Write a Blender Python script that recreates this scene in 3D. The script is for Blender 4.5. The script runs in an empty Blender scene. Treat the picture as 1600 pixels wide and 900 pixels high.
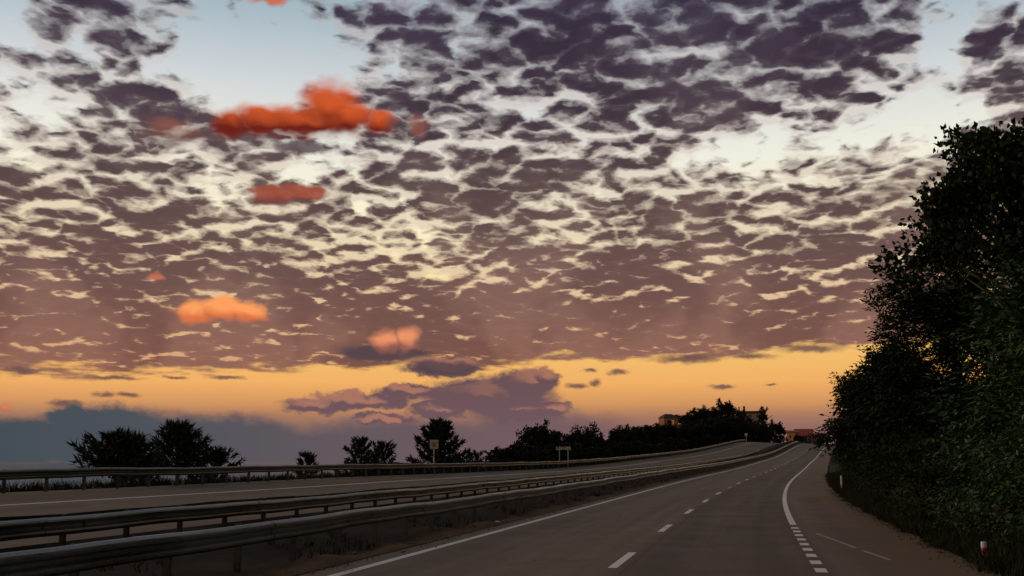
import bpy, bmesh, math, random
import numpy as np
from mathutils import Vector, Matrix

# ------------------------------------------------------------------ camera
scene = bpy.context.scene
YAW, PITCH, EYE = math.radians(12.67), math.radians(9.36), 1.65
cam_data = bpy.data.cameras.new('camera')
cam_data.sensor_fit = 'HORIZONTAL'
cam_data.sensor_width = 36.0
cam_data.lens = 37.125
cam_data.clip_start = 0.05
cam_data.clip_end = 60000
cam = bpy.data.objects.new('camera', cam_data)
scene.collection.objects.link(cam)
cam.location = (0, 0, EYE)
cam.rotation_euler = (math.pi / 2 + PITCH, 0, YAW)
scene.camera = cam

# ------------------------------------------------------------------ world / sky
SUN_AZ, SUN_EL = math.radians(-72), math.radians(14.0)   # azimuth clockwise from +Y


def lin(r, g, b):
    return tuple((c / 255 / 12.92) if c / 255 <= 0.04045 else ((c / 255 + 0.055) / 1.055) ** 2.4 for c in (r, g, b)) + (1.0,)


class NT:
    """tiny helper that writes node graphs as expressions"""
    def __init__(self, tree):
        self.t = tree

    def n(self, typ, **kw):
        nd = self.t.nodes.new(typ)
        for k, v in kw.items():
            setattr(nd, k, v)
        return nd

    def put(self, sock, val):
        if hasattr(val, 'is_output'):
            self.t.links.new(val, sock)
        elif val is not None:
            sock.default_value = val

    def m(self, op, a, b=None, c=None, clamp=False):
        nd = self.n('ShaderNodeMath', operation=op, use_clamp=clamp)
        for i, v in enumerate((a, b, c)):
            self.put(nd.inputs[i], v)
        return nd.outputs[0]

    def add(self, a, b): return self.m('ADD', a, b)
    def sub(self, a, b): return self.m('SUBTRACT', a, b)
    def mul(self, a, b): return self.m('MULTIPLY', a, b)
    def madd(self, a, b, c): return self.m('MULTIPLY_ADD', a, b, c)

    def v(self, op, a, b=None, c=None):
        nd = self.n('ShaderNodeVectorMath', operation=op)
        for i, x in enumerate((a, b, c)):
            self.put(nd.inputs[i], x)
        return nd.outputs['Value'] if op in ('LENGTH', 'DOT_PRODUCT', 'DISTANCE') else nd.outputs['Vector']

    def vscale(self, a, s):
        nd = self.n('ShaderNodeVectorMath', operation='SCALE')
        self.put(nd.inputs[0], a)
        self.put(nd.inputs['Scale'], s)
        return nd.outputs['Vector']

    def xyz(self, x, y, z=0.0):
        nd = self.n('ShaderNodeCombineXYZ')
        for i, v in enumerate((x, y, z)):
            self.put(nd.inputs[i], v)
        return nd.outputs[0]

    def sep(self, v):
        nd = self.n('ShaderNodeSeparateXYZ')
        self.put(nd.inputs[0], v)
        return nd.outputs

    def step(self, x, lo, hi, a=0.0, b=1.0):
        nd = self.n('ShaderNodeMapRange', interpolation_type='SMOOTHSTEP')
        for i, v in enumerate((x, lo, hi, a, b)):
            self.put(nd.inputs[i], v)
        return nd.outputs[0]

    def noise(self, vec, scale, detail=4.0, rough=0.5, dim='2D', color=False, distortion=0.0):
        nd = self.n('ShaderNodeTexNoise', noise_dimensions=dim)
        self.put(nd.inputs['Vector'], vec)
        nd.inputs['Scale'].default_value = scale
        nd.inputs['Detail'].default_value = detail
        nd.inputs['Roughness'].default_value = rough
        nd.inputs['Distortion'].default_value = distortion
        return nd.outputs['Color' if color else 'Fac']

    def mix(self, fac, a, b, blend='MIX'):
        nd = self.n('ShaderNodeMix', data_type='RGBA', blend_type=blend)
        self.put(nd.inputs[0], fac)
        self.put(nd.inputs[6], a)
        self.put(nd.inputs[7], b)
        return nd.outputs[2]

    def ramp(self, fac, stops, interp='LINEAR'):
        nd = self.n('ShaderNodeValToRGB')
        cr = nd.color_ramp
        cr.interpolation = interp
        while len(cr.elements) < len(stops):
            cr.elements.new(0.5)
        for e, (p, c) in zip(cr.elements, stops):
            e.position = p
            e.color = c
        self.put(nd.inputs[0], fac)
        return nd.outputs[0]


def build_sky():
    world = bpy.data.worlds.new('World')
    scene.world = world
    world.use_nodes = True
    t = world.node_tree
    t.nodes.clear()
    g = NT(t)
    D = g.n('ShaderNodeTexCoord').outputs['Generated']
    dx, dy, dz = g.sep(D)
    az = g.mul(g.m('ARCTAN2', dx, dy), 180 / math.pi)            # degrees, 0 = along the road
    el = g.mul(g.m('ARCSINE', dz), 180 / math.pi)
    ae = g.xyz(az, el)

    # ---- clear dusk sky: colour by elevation
    clear = g.ramp(g.m('DIVIDE', el, 60.0, clamp=True), [
        (0.000, lin(116, 92, 96)), (0.030, lin(140, 102, 96)), (0.041, lin(166, 116, 94)), (0.050, lin(204, 142, 92)), (0.070, lin(238, 172, 98)),
        (0.105, lin(242, 192, 108)), (0.145, lin(250, 218, 150)), (0.200, lin(255, 240, 200)), (0.270, lin(238, 236, 222)), (0.335, lin(206, 211, 214)),
        (0.385, lin(170, 187, 196)), (0.430, lin(140, 167, 177)), (0.60, lin(104, 132, 146)), (1.0, lin(66, 90, 108))])
    # warm patch of the afterglow behind the clouds
    def blob(a, e, ra, re, p=None):
        q = g.v('MULTIPLY_ADD', p if p is not None else ae, (1 / ra, 1 / re, 0), (-a / ra, -e / re, 0))
        return g.sub(1.0, g.v('LENGTH', q))                      # 1 centre, 0 rim, negative outside

    def union(items, p):
        f = None
        for it in items:
            a, e, ra, re = it[:4]
            b = blob(a, e, ra, re, p)
            if len(it) > 4:
                b = g.mul(b, it[4])
            f = b if f is None else g.m('SMOOTH_MAX', f, b, 0.12)
        return f

    nish = g.n('ShaderNodeTexSky', sky_type='NISHITA', sun_disc=False)
    nish.sun_elevation = math.radians(3.0)
    nish.sun_rotation = SUN_AZ
    clear = g.mix(1.0, clear, g.mix(1.0, nish.outputs[0], (0.01, 0.01, 0.01, 1), 'MULTIPLY'), 'ADD')

    # ---- broken altocumulus deck on a plane overhead
    pz = g.add(g.m('MAXIMUM', dz, 0.0), 0.19)
    plane = g.xyz(g.m('DIVIDE', dx, pz), g.m('DIVIDE', dy, pz))

    def density(p):
        w = g.v('SUBTRACT', g.noise(p, 11.0, 3.5, 0.54, color=True), (0.5, 0.5, 0.5))
        p2 = g.v('MULTIPLY_ADD', w, (0.125, 0.125, 0), p)
        vor = g.n('ShaderNodeTexVoronoi', voronoi_dimensions='2D', feature='SMOOTH_F1')
        g.put(vor.inputs['Vector'], p2)
        vor.inputs['Scale'].default_value = 16.5
        vor.inputs['Smoothness'].default_value = 0.25
        nn = g.noise(p2, 4.4, 6.0, 0.6)
        return g.add(g.mul(g.sub(0.40, vor.outputs['Distance']), 0.95), g.mul(g.sub(nn, 0.5), 1.85))

    Dn = density(g.vscale(plane, 0.991))
    Df = density(g.vscale(plane, 1.009))
    Dm = g.mul(g.add(Dn, Df), 0.5)
    rel = g.sub(Df, Dn)
    # large-scale cover
    wv = g.v('SUBTRACT', g.noise(ae, 0.16, 4.0, 0.55, color=True), (0.5, 0.5, 0.5))
    aw = g.v('MULTIPLY_ADD', wv, (5.0, 3.0, 0), ae)
    edge = g.madd(az, 0.035, 6.2)                                # lower rim of the deck, a little higher to the right
    _, elw, _ = g.sep(g.v('MULTIPLY_ADD', wv, (0, 1.6, 0), ae))
    def gr(v): return (v, v, v, 1)
    base = g.ramp(g.m('DIVIDE', g.m('MAXIMUM', g.sub(elw, edge), 0.0), 30.0), [
        (0.0, gr(.97)), (0.08, gr(.95)), (0.14, gr(.86)), (0.21, gr(.76)), (0.32, gr(.70)),
        (0.50, gr(.635)), (0.7, gr(.62)), (1.0, gr(.63))])
    C = g.madd(base, 1.6, -0.8)
    for a, e, ra, re, w in COVER:
        C = g.madd(g.step(blob(a, e, ra, re, aw), 0.0, 0.8), w, C)
    rim = g.step(g.sub(el, g.madd(g.noise(g.v('MULTIPLY', ae, (0.25, 1.3, 0)), 1.0, 5.0, 0.6), 2.4, g.sub(edge, 1.9))), 0.0, 0.55)
    C = g.madd(g.sub(g.noise(plane, 1.7, 3.0, 0.5), 0.5), 0.85, C)
    Dt = g.madd(Dm, g.step(el, 5.0, 14.0, 0.42, 1.1), C)
    alpha = g.mul(g.step(Dt, -0.26, 0.12), rim)
    thick = g.m('POWER', g.m('MULTIPLY_ADD', g.madd(rel, 1.2, Dt), g.step(el, 6.0, 13.0, 2.3, 1.35), 0.26, clamp=True), 0.85)
    elr = g.m('DIVIDE', el, 60.0, clamp=True)
    body = g.ramp(elr, [(0.05, lin(158, 108, 86)), (0.10, lin(146, 104, 90)), (0.16, lin(132, 101, 92)), (0.24, lin(118, 99, 93)),
                        (0.32, lin(98, 87, 93)), (0.40, lin(82, 75, 90)), (0.6, lin(62, 55, 62)), (1.0, lin(60, 55, 58))])
    thin = g.ramp(elr, [(0.05, lin(206, 144, 98)), (0.12, lin(222, 178, 134)), (0.2, lin(232, 214, 182)), (0.3, lin(220, 213, 206)),
                        (0.42, lin(160, 166, 176)), (1.0, lin(118, 122, 130))])
    # broad light and dark swells under the deck
    swell = g.noise(aw, 0.13, 3.0, 0.5)
    body = g.mix(g.step(swell, 0.42, 0.62), g.mix(1.0, body, (0.72, 0.70, 0.74, 1), 'MULTIPLY'), body)
    darker = g.mix(1.0, body, g.mix(g.step(el, 8.0, 20.0), (0.95, 0.93, 0.94, 1), (0.60, 0.52, 0.62, 1)), 'MULTIPLY')
    body = g.mix(g.step(g.madd(rel, 1.4, Dt), 0.35, 1.05), body, darker)
    deck = g.mix(thick, thin, body)
    col = g.mix(alpha, clear, deck)

    # ---- low banks and cumulus near the horizon
    nv = g.v('SUBTRACT', g.noise(g.v('MULTIPLY', ae, (1.0, 1.7, 0)), 0.75, 6.0, 0.62, color=True), (0.5, 0.5, 0.5))
    def layer(items, warp, soft, colour, under, k=1.0):
        p = g.v('MULTIPLY_ADD', nv, (warp[0], warp[1], 0), ae)
        f = union(items, p)
        a = g.step(f, 0.0, soft)
        return g.mix(g.mul(a, k) if k != 1.0 else a, under, colour), f

    # blue-grey bank over the sea, turning mauve towards the land
    bankc = g.ramp(g.m('DIVIDE', g.add(az, 45.0), 60.0, clamp=True), [
        (0.05, lin(64, 76, 84)), (0.22, lin(78, 82, 90)), (0.40, lin(100, 88, 94)), (0.62, lin(122, 94, 96)), (0.8, lin(140, 100, 94))])
    col, _ = layer(BANK, (1.6, 0.9), 0.45, bankc, col)
    # purple cumulus with pink shoulders
    p = g.v('MULTIPLY_ADD', nv, (1.7, 0.95, 0), ae)
    f0 = union(CUMULUS, p)
    f1 = union(CUMULUS, g.v('ADD', p, (0.15, 0.42, 0)))
    lit = g.mul(g.step(g.sub(f0, f1), 0.16, 0.6), 0.6)
    cumc = g.mix(lit, g.ramp(g.m('DIVIDE', el, 8.0, clamp=True), [(0.0, lin(106, 86, 94)), (0.35, lin(112, 86, 92)), (0.6, lin(104, 80, 82)), (1.0, lin(102, 78, 78))]), lin(196, 132, 104))
    col = g.mix(g.mul(g.step(f0, 0.0, 0.34), g.step(el, -0.1, 1.6)), col, cumc)
    col, _ = layer(STREAKS, (1.3, 0.5), 0.8, lin(112, 82, 78), col, 0.9)
    col, _ = layer(DARKS, (1.2, 0.5), 0.5, lin(86, 68, 74), col, 0.9)
    # clouds still lit orange by the low sun
    nl = g.v('SUBTRACT', g.noise(g.v('MULTIPLY', ae, (1.0, 1.5, 0)), 0.8, 1.8, 0.45, color=True), (0.5, 0.5, 0.5))
    for items, top, bot, e0, e1, k, soft in LIT:
        p = g.v('MULTIPLY_ADD', nl, (1.0, 0.7, 0), ae)
        f = union(items, p)
        f2 = union(items, g.v('ADD', p, (0.1, 0.5, 0)))
        sh = g.madd(g.sub(f, f2), 0.9, g.madd(g.step(el, e0, e1), 0.75, 0.0))
        c = g.mix(g.m('MAXIMUM', g.m('MINIMUM', sh, 1.0), 0.0), bot, top)
        col = g.mix(g.mul(g.step(f, 0.0, soft), k), col, c)
    bg = g.n('ShaderNodeBackground')
    bg.inputs['Strength'].default_value = 1.0
    g.put(bg.inputs['Color'], col)
    out = g.n('ShaderNodeOutputWorld')
    t.links.new(bg.outputs[0], out.inputs[0])
    try:
        world.cycles.sampling_method = 'MANUAL'
        world.cycles.sample_map_resolution = 512
    except Exception:
        pass

# sky layout: azimuth, elevation, half-widths in degrees (and weight)
COVER = [(-2.18, 21.99, 14.57, 6.16, 0.38), (-9.03, 21.46, 6.15, 2.98, 0.3), (-35.27, 21.7, 3.44, 2.45, 0.42), (-32.84, 18.54, 4.79, 2.22, 0.4), (-29.14, 16.79, 4.3, 1.64, 0.2), (-16.7, 22.94, 6.18, 3.6, 0.3), (13.37, 18.42, 2.64, 4.56, 0.4), (-27.33, 21.51, 6.48, 4.33, -0.75), (10.51, 20.99, 2.01, 3.67, -0.55), (-38.28, 16.62, 4.4, 3.39, -0.2), (1.42, 16.31, 8.74, 2.49, -0.4), (-19.74, 12.73, 4.89, 2.75, -0.3), (-39.9, 22.17, 3.79, 2.94, -0.5), (8.68, 17.13, 3.76, 1.9, -0.3), (-21.35, 20.78, 3.2, 1.98, -0.3)]
BANK = [(-18.14, 0.47, 10.1, 2.23), (-11.3, 0.57, 7.84, 2.64), (-6.52, 0.23, 5.41, 1.68), (-41.54, 0.65, 8.68, 2.23), (-36.61, 0.99, 4.3, 1.49), (-35.38, 2.32, 1.41, 0.69), (-33.43, 1.97, 2.41, 1.15), (-32.46, 1.02, 7.88, 1.98), (-27.78, 1.05, 6.07, 1.64), (-23.85, 0.56, 6.25, 1.26)]
CUMULUS = [(-22.93, 3.02, 2.51, 0.57), (-20.91, 3.24, 3.72, 0.58), (-18.2, 3.8, 2.06, 0.55), (-16.49, 5.02, 2.59, 0.62), (-14.05, 3.55, 4.49, 1.17), (-11.8, 4.27, 2.01, 0.9), (-10.94, 4.51, 1.04, 0.69), (-12.32, 2.79, 3.11, 0.89), (-16.46, 2.79, 2.06, 0.62), (-10.25, 2.79, 1.03, 0.62), (-19.53, 2.26, 2.04, 0.34)]
DARKS = [(-20.56, 5.8, 1.64, 0.48), (-18.91, 5.72, 2.41, 0.45), (-24.38, 16.62, 2.07, 0.47), (-16.49, 5.02, 2.42, 0.48)]
STREAKS = [(-33.66, 3.34, 0.78, 0.22), (-32.6, 3.37, 0.73, 0.19), (-1.38, 3.92, 1.07, 0.17), (1.1, 4.01, 0.59, 0.13), (-9.03, 4.09, 0.9, 0.24), (-8.0, 4.22, 0.41, 0.34), (-6.86, 4.73, 0.69, 0.21), (-3.35, 5.44, 2.71, 0.31), (0.0, 5.55, 1.99, 0.27), (3.29, 5.83, 2.25, 0.33), (-27.92, 4.35, 1.29, 0.2), (-30.47, 4.3, 0.94, 0.13), (-35.72, 2.92, 1.05, 0.22), (-19.95, 5.81, 2.74, 0.82, 1.4), (-8.51, 4.91, 0.55, 0.17), (-33.25, 4.22, 2.13, 0.16), (-37.42, 4.47, 1.72, 0.22)]
LIT = [
    ([(-28.11, 17.6, 1.54, 1.11), (-26.49, 17.88, 2.25, 1.12), (-24.77, 17.93, 2.76, 1.13), (-22.88, 18.78, 2.17, 1.8), (-23.73, 18.0, 3.65, 1.0), (-21.81, 18.37, 1.76, 1.34), (-20.21, 18.17, 1.14, 0.94)], lin(206, 88, 44), lin(112, 34, 26), 17.21, 19.08, 1.0, 0.62),
    ([(-31.12, 16.85, 1.95, 0.84), (-17.89, 17.97, 0.72, 0.68)], lin(150, 88, 74), lin(105, 70, 66), 16.54, 17.84, 0.65, 0.6),
    ([(-25.83, 14.05, 1.69, 0.64), (-23.95, 14.22, 1.55, 0.57)], lin(158, 78, 60), lin(108, 62, 58), 13.33, 14.25, 0.95, 0.5),
    ([(-29.52, 7.73, 1.22, 0.76), (-28.07, 7.96, 1.37, 0.84), (-26.76, 7.84, 1.25, 0.74)], lin(254, 160, 96), lin(222, 118, 70), 7.20, 8.29, 1.0, 0.5),
    ([(-19.55, 6.47, 0.96, 0.83), (-18.45, 6.55, 0.9, 0.9)], lin(240, 150, 106), lin(166, 100, 84), 5.80, 6.80, 0.95, 0.7),
    ([(-26.23, 24.07, 1.6, 0.38)], lin(205, 100, 66), lin(140, 80, 70), 23.25, 23.81, 0.9, 0.6),
    ([(-31.52, 9.39, 0.63, 0.3), (-37.97, 2.65, 0.34, 0.37)], lin(220, 120, 88), lin(170, 98, 80), 2.67, 9.78, 0.7, 0.7),
]
build_sky()

sun_d = bpy.data.lights.new('sun', 'SUN')
sun_d.energy = 1.3
sun_d.angle = math.radians(30)
sun_d.color = (1.0, 0.66, 0.42)
sun = bpy.data.objects.new('sun', sun_d)
scene.collection.objects.link(sun)
sv = Vector((math.sin(SUN_AZ) * math.cos(SUN_EL), math.cos(SUN_AZ) * math.cos(SUN_EL), math.sin(SUN_EL)))
sun.rotation_euler = sv.to_track_quat('Z', 'Y').to_euler()
sun.location = (-60, 20, 30)

scene.view_settings.view_transform = 'Standard'
scene.view_settings.look = 'None'
scene.view_settings.exposure = 0.0
scene.view_settings.gamma = 1.0
scene.render.engine = 'CYCLES'
scene.cycles.max_bounces = 5
scene.cycles.diffuse_bounces = 3
scene.cycles.glossy_bounces = 3
scene.cycles.transparent_max_bounces = 4

# ------------------------------------------------------------------ road geometry
KS = np.arange(-120.0, 601.0, 40.0)
KX = np.array([0, 0, 0, 0, .084, 1.619, 4.224, 7.06, 10.098, 13.358, 17.001, 21.016, 26.0, 32.5, 41.0, 52.0, 65.5, 81.5, 100.0])
KZ = np.array([0, 0, 0, 0, .02, .337, .807, 1.535, 2.394, 3.765, 5.469, 6.85, 6.9, 6.2, 5.4, 4.8, 4.4, 4.2, 4.2])


def natural(ks, v):
    n = len(ks); h = 40.0
    A = np.zeros((n, n)); b = np.zeros(n)
    A[0, 0] = A[-1, -1] = 1
    for i in range(1, n - 1):
        A[i, i - 1] = A[i, i + 1] = h / 6; A[i, i] = 2 * h / 3
        b[i] = (v[i + 1] - 2 * v[i] + v[i - 1]) / h
    return np.linalg.solve(A, b)


MX, MZ = natural(KS, KX), natural(KS, KZ)


def spl(s, v, m):
    s = np.clip(np.asarray(s, float), KS[0], KS[-1])
    i = np.clip(((s - KS[0]) // 40).astype(int), 0, len(KS) - 2)
    c = (s - KS[i]) / 40; a = 1 - c
    return a * v[i] + c * v[i + 1] + ((a ** 3 - a) * m[i] + (c ** 3 - c) * m[i + 1]) * 1600 / 6


def sstep(a, b, x):
    t = np.clip((np.asarray(x, float) - a) / (b - a), 0, 1)
    return t * t * (3 - 2 * t)


def RX(s): return spl(s, KX, MX)
def RZ(s): return spl(s, KZ, MZ)
def bank(s): return 0.0215 * sstep(25, 110, s)


def z_near(s, off): return RZ(s) - bank(s) * (off + 2.2)


def z_far(s, off):
    k = np.interp(s, [0, 55, 72, 105, 140, 195, 280], [1, 1, .8, .5, .62, 1, .95])
    return RZ(s) - bank(s) * 2.2 + 0.15 + 0.05 * (-11.6 - off) * k


def z_low(s): return RZ(s) - bank(s) * 2.2


def z_median(s, off):
    """soil between the carriageways: low at both guardrails, a swelling between, a step up to the far road"""
    t = np.clip((-7.6 - off) / 3.4, 0, 1)
    a = np.clip((-6.6 - off) / 1.0, 0, 1)
    low = (1 - t) * z_near(s, np.maximum(off, -7.6)) + t * (z_low(s) + .02)
    c = sstep(-11.9, -12.5, off)
    m = 0.12 + 0.85 * sstep(170, 260, s)
    return (1 - c) * low + c * z_far(s, -12.5) + m * np.sin(np.pi * t) ** 2 - .02 * a * (1 - t)


def pt(s, off, z): return Vector((float(RX(s)) + off, float(s), float(z)))


NEAR_L, NEAR_R, FAR_R, FAR_L = -6.6, 3.6, -12.5, -22.9


def g2(x, y, cx, cy, rx, ry): return np.exp(-((x - cx) / rx) ** 2 - ((y - cy) / ry) ** 2)


def z_ground(s, off):
    """terrain beside the road; s, off are scalars"""
    x = float(RX(s)) + off
    if off < FAR_L:
        d = FAR_L - off
        e = float(z_far(s, FAR_L)) - 0.02
        hold = 3.0 + 26.0 * float(sstep(95, 190, s))
        drop = np.interp(max(d - hold, 0), [0, 3, 8, 16, 30, 60, 200, 4000], [0, .9, 3.2, 6.0, 9.0, 11.0, 14.0, 30.0])
        z = e - 0.25 * min(d, hold) / 3.0 * (1 if s < 95 else .4) - drop * 1.05
        h = -12 + 29 * g2(x, s, -20, 415, 42, 62)
        h2 = -12 + 23 * g2(x, s, 24, 540, 45, 60)
        h3 = -12 + 21 * g2(x, s, -38, 330, 34, 70)
        k = float(sstep(2.0, 16.0, d))
        return z + k * max(0.0, max(h, h2, h3) - z)
    if off > NEAR_R:
        d = off - NEAR_R
        up = np.interp(d, [0, .5, 1.2, 2.5, 4, 6, 9, 14, 25, 60, 150, 500, 5000], [-.02, .04, .22, .8, 1.3, 1.9, 2.7, 3.8, 6, 12, 22, 40, 60])
        return float(z_near(s, NEAR_R)) + up * (1 - 0.55 * float(sstep(110, 200, s))) + 34 * float(sstep(4, 45, d)) * float(sstep(26, -12, s))  # last term: unseen steep rise beside and behind the camera, added to block sky light
    if off >= NEAR_L - 0.01:
        return float(z_near(s, off)) - 0.12
    if off <= FAR_R + 0.01:
        return float(z_far(s, off)) - 0.12
    return float(z_median(s, off)) - 0.15


# ------------------------------------------------------------------ helpers
COL = scene.collection


def mesh_obj(name, verts, faces, mat, parent=None, uv=None, smooth=False):
    me = bpy.data.meshes.new(name)
    me.from_pydata([tuple(v) for v in verts], [], faces)
    if uv is not None:
        lay = me.uv_layers.new(name='UVMap')
        for l in me.loops:
            lay.data[l.index].uv = uv[l.vertex_index]
    if smooth:
        me.polygons.foreach_set('use_smooth', [True] * len(me.polygons))
    me.update()
    return link(name, me, mat, parent)


def link(name, me, mat, parent=None):
    if mat is not None and not me.materials:
        me.materials.append(mat)
    o = bpy.data.objects.new(name, me)
    COL.objects.link(o)
    if parent is not None:
        o.parent = parent
    return o


def thing(name, label, cat, loc=(0, 0, 0), rotz=0.0, group=None):
    o = bpy.data.objects.new(name, None)
    o.empty_display_size = 0.3
    COL.objects.link(o)
    o.location = loc
    o.rotation_euler = (0, 0, rotz)
    return tag(o, label, cat, group)


def tag(o, label, cat, group=None):
    o['label'] = label
    o['category'] = cat
    if group:
        o['group'] = group
    return o


def kind(o, k, label=None):
    o['kind'] = k
    if label:
        o['label'] = label
    return o


class MB:
    def __init__(self):
        self.v, self.f = [], []

    def box(self, x0, x1, y0, y1, z0, z1):
        b = len(self.v)
        self.v += [(x, y, z) for z in (z0, z1) for y in (y0, y1) for x in (x0, x1)]
        self.f += [tuple(b + i for i in q) for q in ((0, 2, 3, 1), (4, 5, 7, 6), (0, 1, 5, 4), (2, 6, 7, 3), (0, 4, 6, 2), (1, 3, 7, 5))]
        return self

    def tube(self, pts, rad, n=7):
        pts = [Vector(p) for p in pts]
        b = len(self.v)
        ref = Vector((0.31, 0.95, 0.05))
        for i, p in enumerate(pts):
            d = (pts[min(i + 1, len(pts) - 1)] - pts[max(i - 1, 0)]).normalized()
            u = d.cross(ref)
            if u.length < 1e-3:
                u = d.cross(Vector((1, 0, 0)))
            u.normalize(); w = d.cross(u)
            for k in range(n):
                a = 2 * math.pi * k / n
                self.v.append(tuple(p + (u * math.cos(a) + w * math.sin(a)) * rad[i]))
        for i in range(len(pts) - 1):
            for k in range(n):
                self.f.append((b + i * n + k, b + i * n + (k + 1) % n, b + (i + 1) * n + (k + 1) % n, b + (i + 1) * n + k))
        self.f.append(tuple(b + k for k in range(n))[::-1])
        self.f.append(tuple(b + (len(pts) - 1) * n + k for k in range(n)))
        return self

    def poly(self, pts, faces):
        b = len(self.v)
        self.v += [tuple(p) for p in pts]
        self.f += [tuple(b + i for i in q) for q in faces]
        return self

    def mesh(self, name, smooth=False):
        me = bpy.data.meshes.new(name)
        me.from_pydata(self.v, [], self.f)
        if smooth:
            me.polygons.foreach_set('use_smooth', [True] * len(me.polygons))
        me.update()
        return me

    def build(self, name, mat, parent=None, smooth=False):
        return link(name, self.mesh(name, smooth), mat, parent)


# ------------------------------------------------------------------ materials
def material(name, fn, rough=0.7, metal=0.0, spec=0.4):
    m = bpy.data.materials.new(name)
    m.use_nodes = True
    t = m.node_tree
    bsdf = t.nodes['Principled BSDF']
    bsdf.inputs['Roughness'].default_value = rough
    bsdf.inputs['Metallic'].default_value = metal
    bsdf.inputs['Specular IOR Level'].default_value = spec
    g = NT(t)
    r = fn(g, bsdf)
    if r is not None:
        g.put(bsdf.inputs['Base Color'], r)
    return m


def c4(r, g, b): return (r, g, b, 1.0)


def bump(g, bsdf, h, strength=0.3, dist=0.01):
    nd = g.n('ShaderNodeBump')
    nd.inputs['Strength'].default_value = strength
    nd.inputs['Distance'].default_value = dist
    g.put(nd.inputs['Height'], h)
    g.put(bsdf.inputs['Normal'], nd.outputs[0])


def m_asphalt(a, b, dirt, d0, d1):
    def fn(g, bs):
        P = g.n('ShaderNodeNewGeometry').outputs['Position']
        uv = g.n('ShaderNodeUVMap').outputs[0]
        off, s, _ = g.sep(uv)
        fine = g.noise(P, 55.0, 3.0, 0.7, '3D')
        blot = g.noise(P, 0.55, 5.0, 0.6, '3D')
        long_ = g.noise(g.v('MULTIPLY', uv, (1.6, 0.03, 0)), 1.0, 4.0, 0.55)
        col = g.mix(g.step(g.madd(long_, 0.6, g.mul(blot, 0.4)), 0.36, 0.62), a, b)
        # wheel paths polished slightly darker
        w = g.m('SINE', g.mul(g.add(off, 0.25), 2 * math.pi / 1.85))
        col = g.mix(g.mul(g.step(w, 0.0, 1.0), 0.34), col, g.mix(1.0, col, c4(.68, .68, .70), 'MULTIPLY'))
        col = g.mix(g.mul(g.step(off, d0, d1), g.step(g.add(blot, g.mul(fine, .15)), 0.35, 0.7, 0.35, 1.0)), col, dirt)
        # the right lane was laid in a darker mix; a tar seam runs between
        lane = g.mul(g.step(g.madd(blot, .35, off), -2.15, -1.75), g.step(g.madd(blot, .6, off), 1.25, 1.7, 1.0, 0.0))
        col = g.mix(lane, col, g.mix(1.0, col, c4(.66, .66, .70), 'MULTIPLY'))
        seam = g.m('ABSOLUTE', g.add(off, g.madd(blot, .05, 1.93)))
        col = g.mix(g.mul(g.step(seam, .012, .035, 1.0, 0.0), .5), col, c4(.025, .024, .023))
        # rectangular repairs
        pv = g.n('ShaderNodeTexVoronoi', voronoi_dimensions='2D', feature='F1', distance='CHEBYCHEV')
        g.put(pv.inputs['Vector'], g.v('MULTIPLY', uv, (.45, .09, 0)))
        pv.inputs['Scale'].default_value = 1.0
        pr = g.sep(pv.outputs['Color'])[0]
        patch = g.mul(g.step(pv.outputs['Distance'], .20, .215, 1.0, 0.0), g.step(pr, .74, .76))
        col = g.mix(g.mul(patch, .35), col, c4(.05, .046, .043))
        # sealed cracks
        vor = g.n('ShaderNodeTexVoronoi', voronoi_dimensions='2D', feature='DISTANCE_TO_EDGE')
        wv = g.v('SUBTRACT', g.noise(uv, 0.8, 4.0, .6, color=True), (.5, .5, .5))
        g.put(vor.inputs['Vector'], g.v('MULTIPLY_ADD', wv, (1.1, 2.0, 0), uv))
        vor.inputs['Scale'].default_value = 0.22
        cr = g.mul(g.step(vor.outputs['Distance'], 0.003, 0.009, 1.0, 0.0), g.step(g.noise(uv, .09, 2.0), .42, .55))
        col = g.mix(g.mul(cr, 0.55), col, c4(.02, .02, .02))
        col = g.mix(1.0, col, g.mix(fine, c4(.7, .7, .7), c4(1.3, 1.3, 1.3)), 'MULTIPLY')
        bump(g, bs, fine, 0.35, 0.006)
        g.put(bs.inputs['Roughness'], g.step(blot, .3, .7, .62, .8))
        return col
    return fn


def m_paint(col, wear):
    def fn(g, bs):
        P = g.n('ShaderNodeNewGeometry').outputs['Position']
        n = g.noise(P, 14.0, 5.0, 0.7, '3D')
        k = g.noise(P, 1.1, 3.0, 0.6, '3D')
        return g.mix(g.step(g.madd(k, .5, g.mul(n, .6)), wear, wear + 0.14), col, c4(.09, .085, .08))
    return fn


def m_two(a, b, scale, detail=4.0, lo=.35, hi=.65, bmp=0.0, dist=.02):
    def fn(g, bs):
        P = g.n('ShaderNodeNewGeometry').outputs['Position']
        n = g.noise(P, scale, detail, .6, '3D')
        if bmp:
            bump(g, bs, n, bmp, dist)
        return g.mix(g.step(n, lo, hi), a, b)
    return fn


def m_leaf(a, b, c):
    def fn(g, bs):
        P = g.n('ShaderNodeNewGeometry').outputs['Position']
        r = g.n('ShaderNodeNewGeometry').outputs['Random Per Island']
        n = g.noise(P, 0.9, 3.0, .55, '3D')
        col = g.mix(g.step(n, .35, .65), a, b)
        return g.mix(g.mul(g.step(r, .55, 1.0), .6), col, c)
    return fn


def m_steel(a, b):
    def fn(g, bs):
        P = g.n('ShaderNodeNewGeometry').outputs['Position']
        n = g.noise(g.v('MULTIPLY', P, (1, .25, 1)), 2.2, 5.0, .65, '3D')
        f = g.noise(P, 30.0, 3.0, .6, '3D')
        g.put(bs.inputs['Roughness'], g.step(n, .3, .7, .26, .46))
        return g.mix(g.step(g.madd(f, .35, g.mul(n, .65)), .36, .64), a, b)
    return fn


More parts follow.
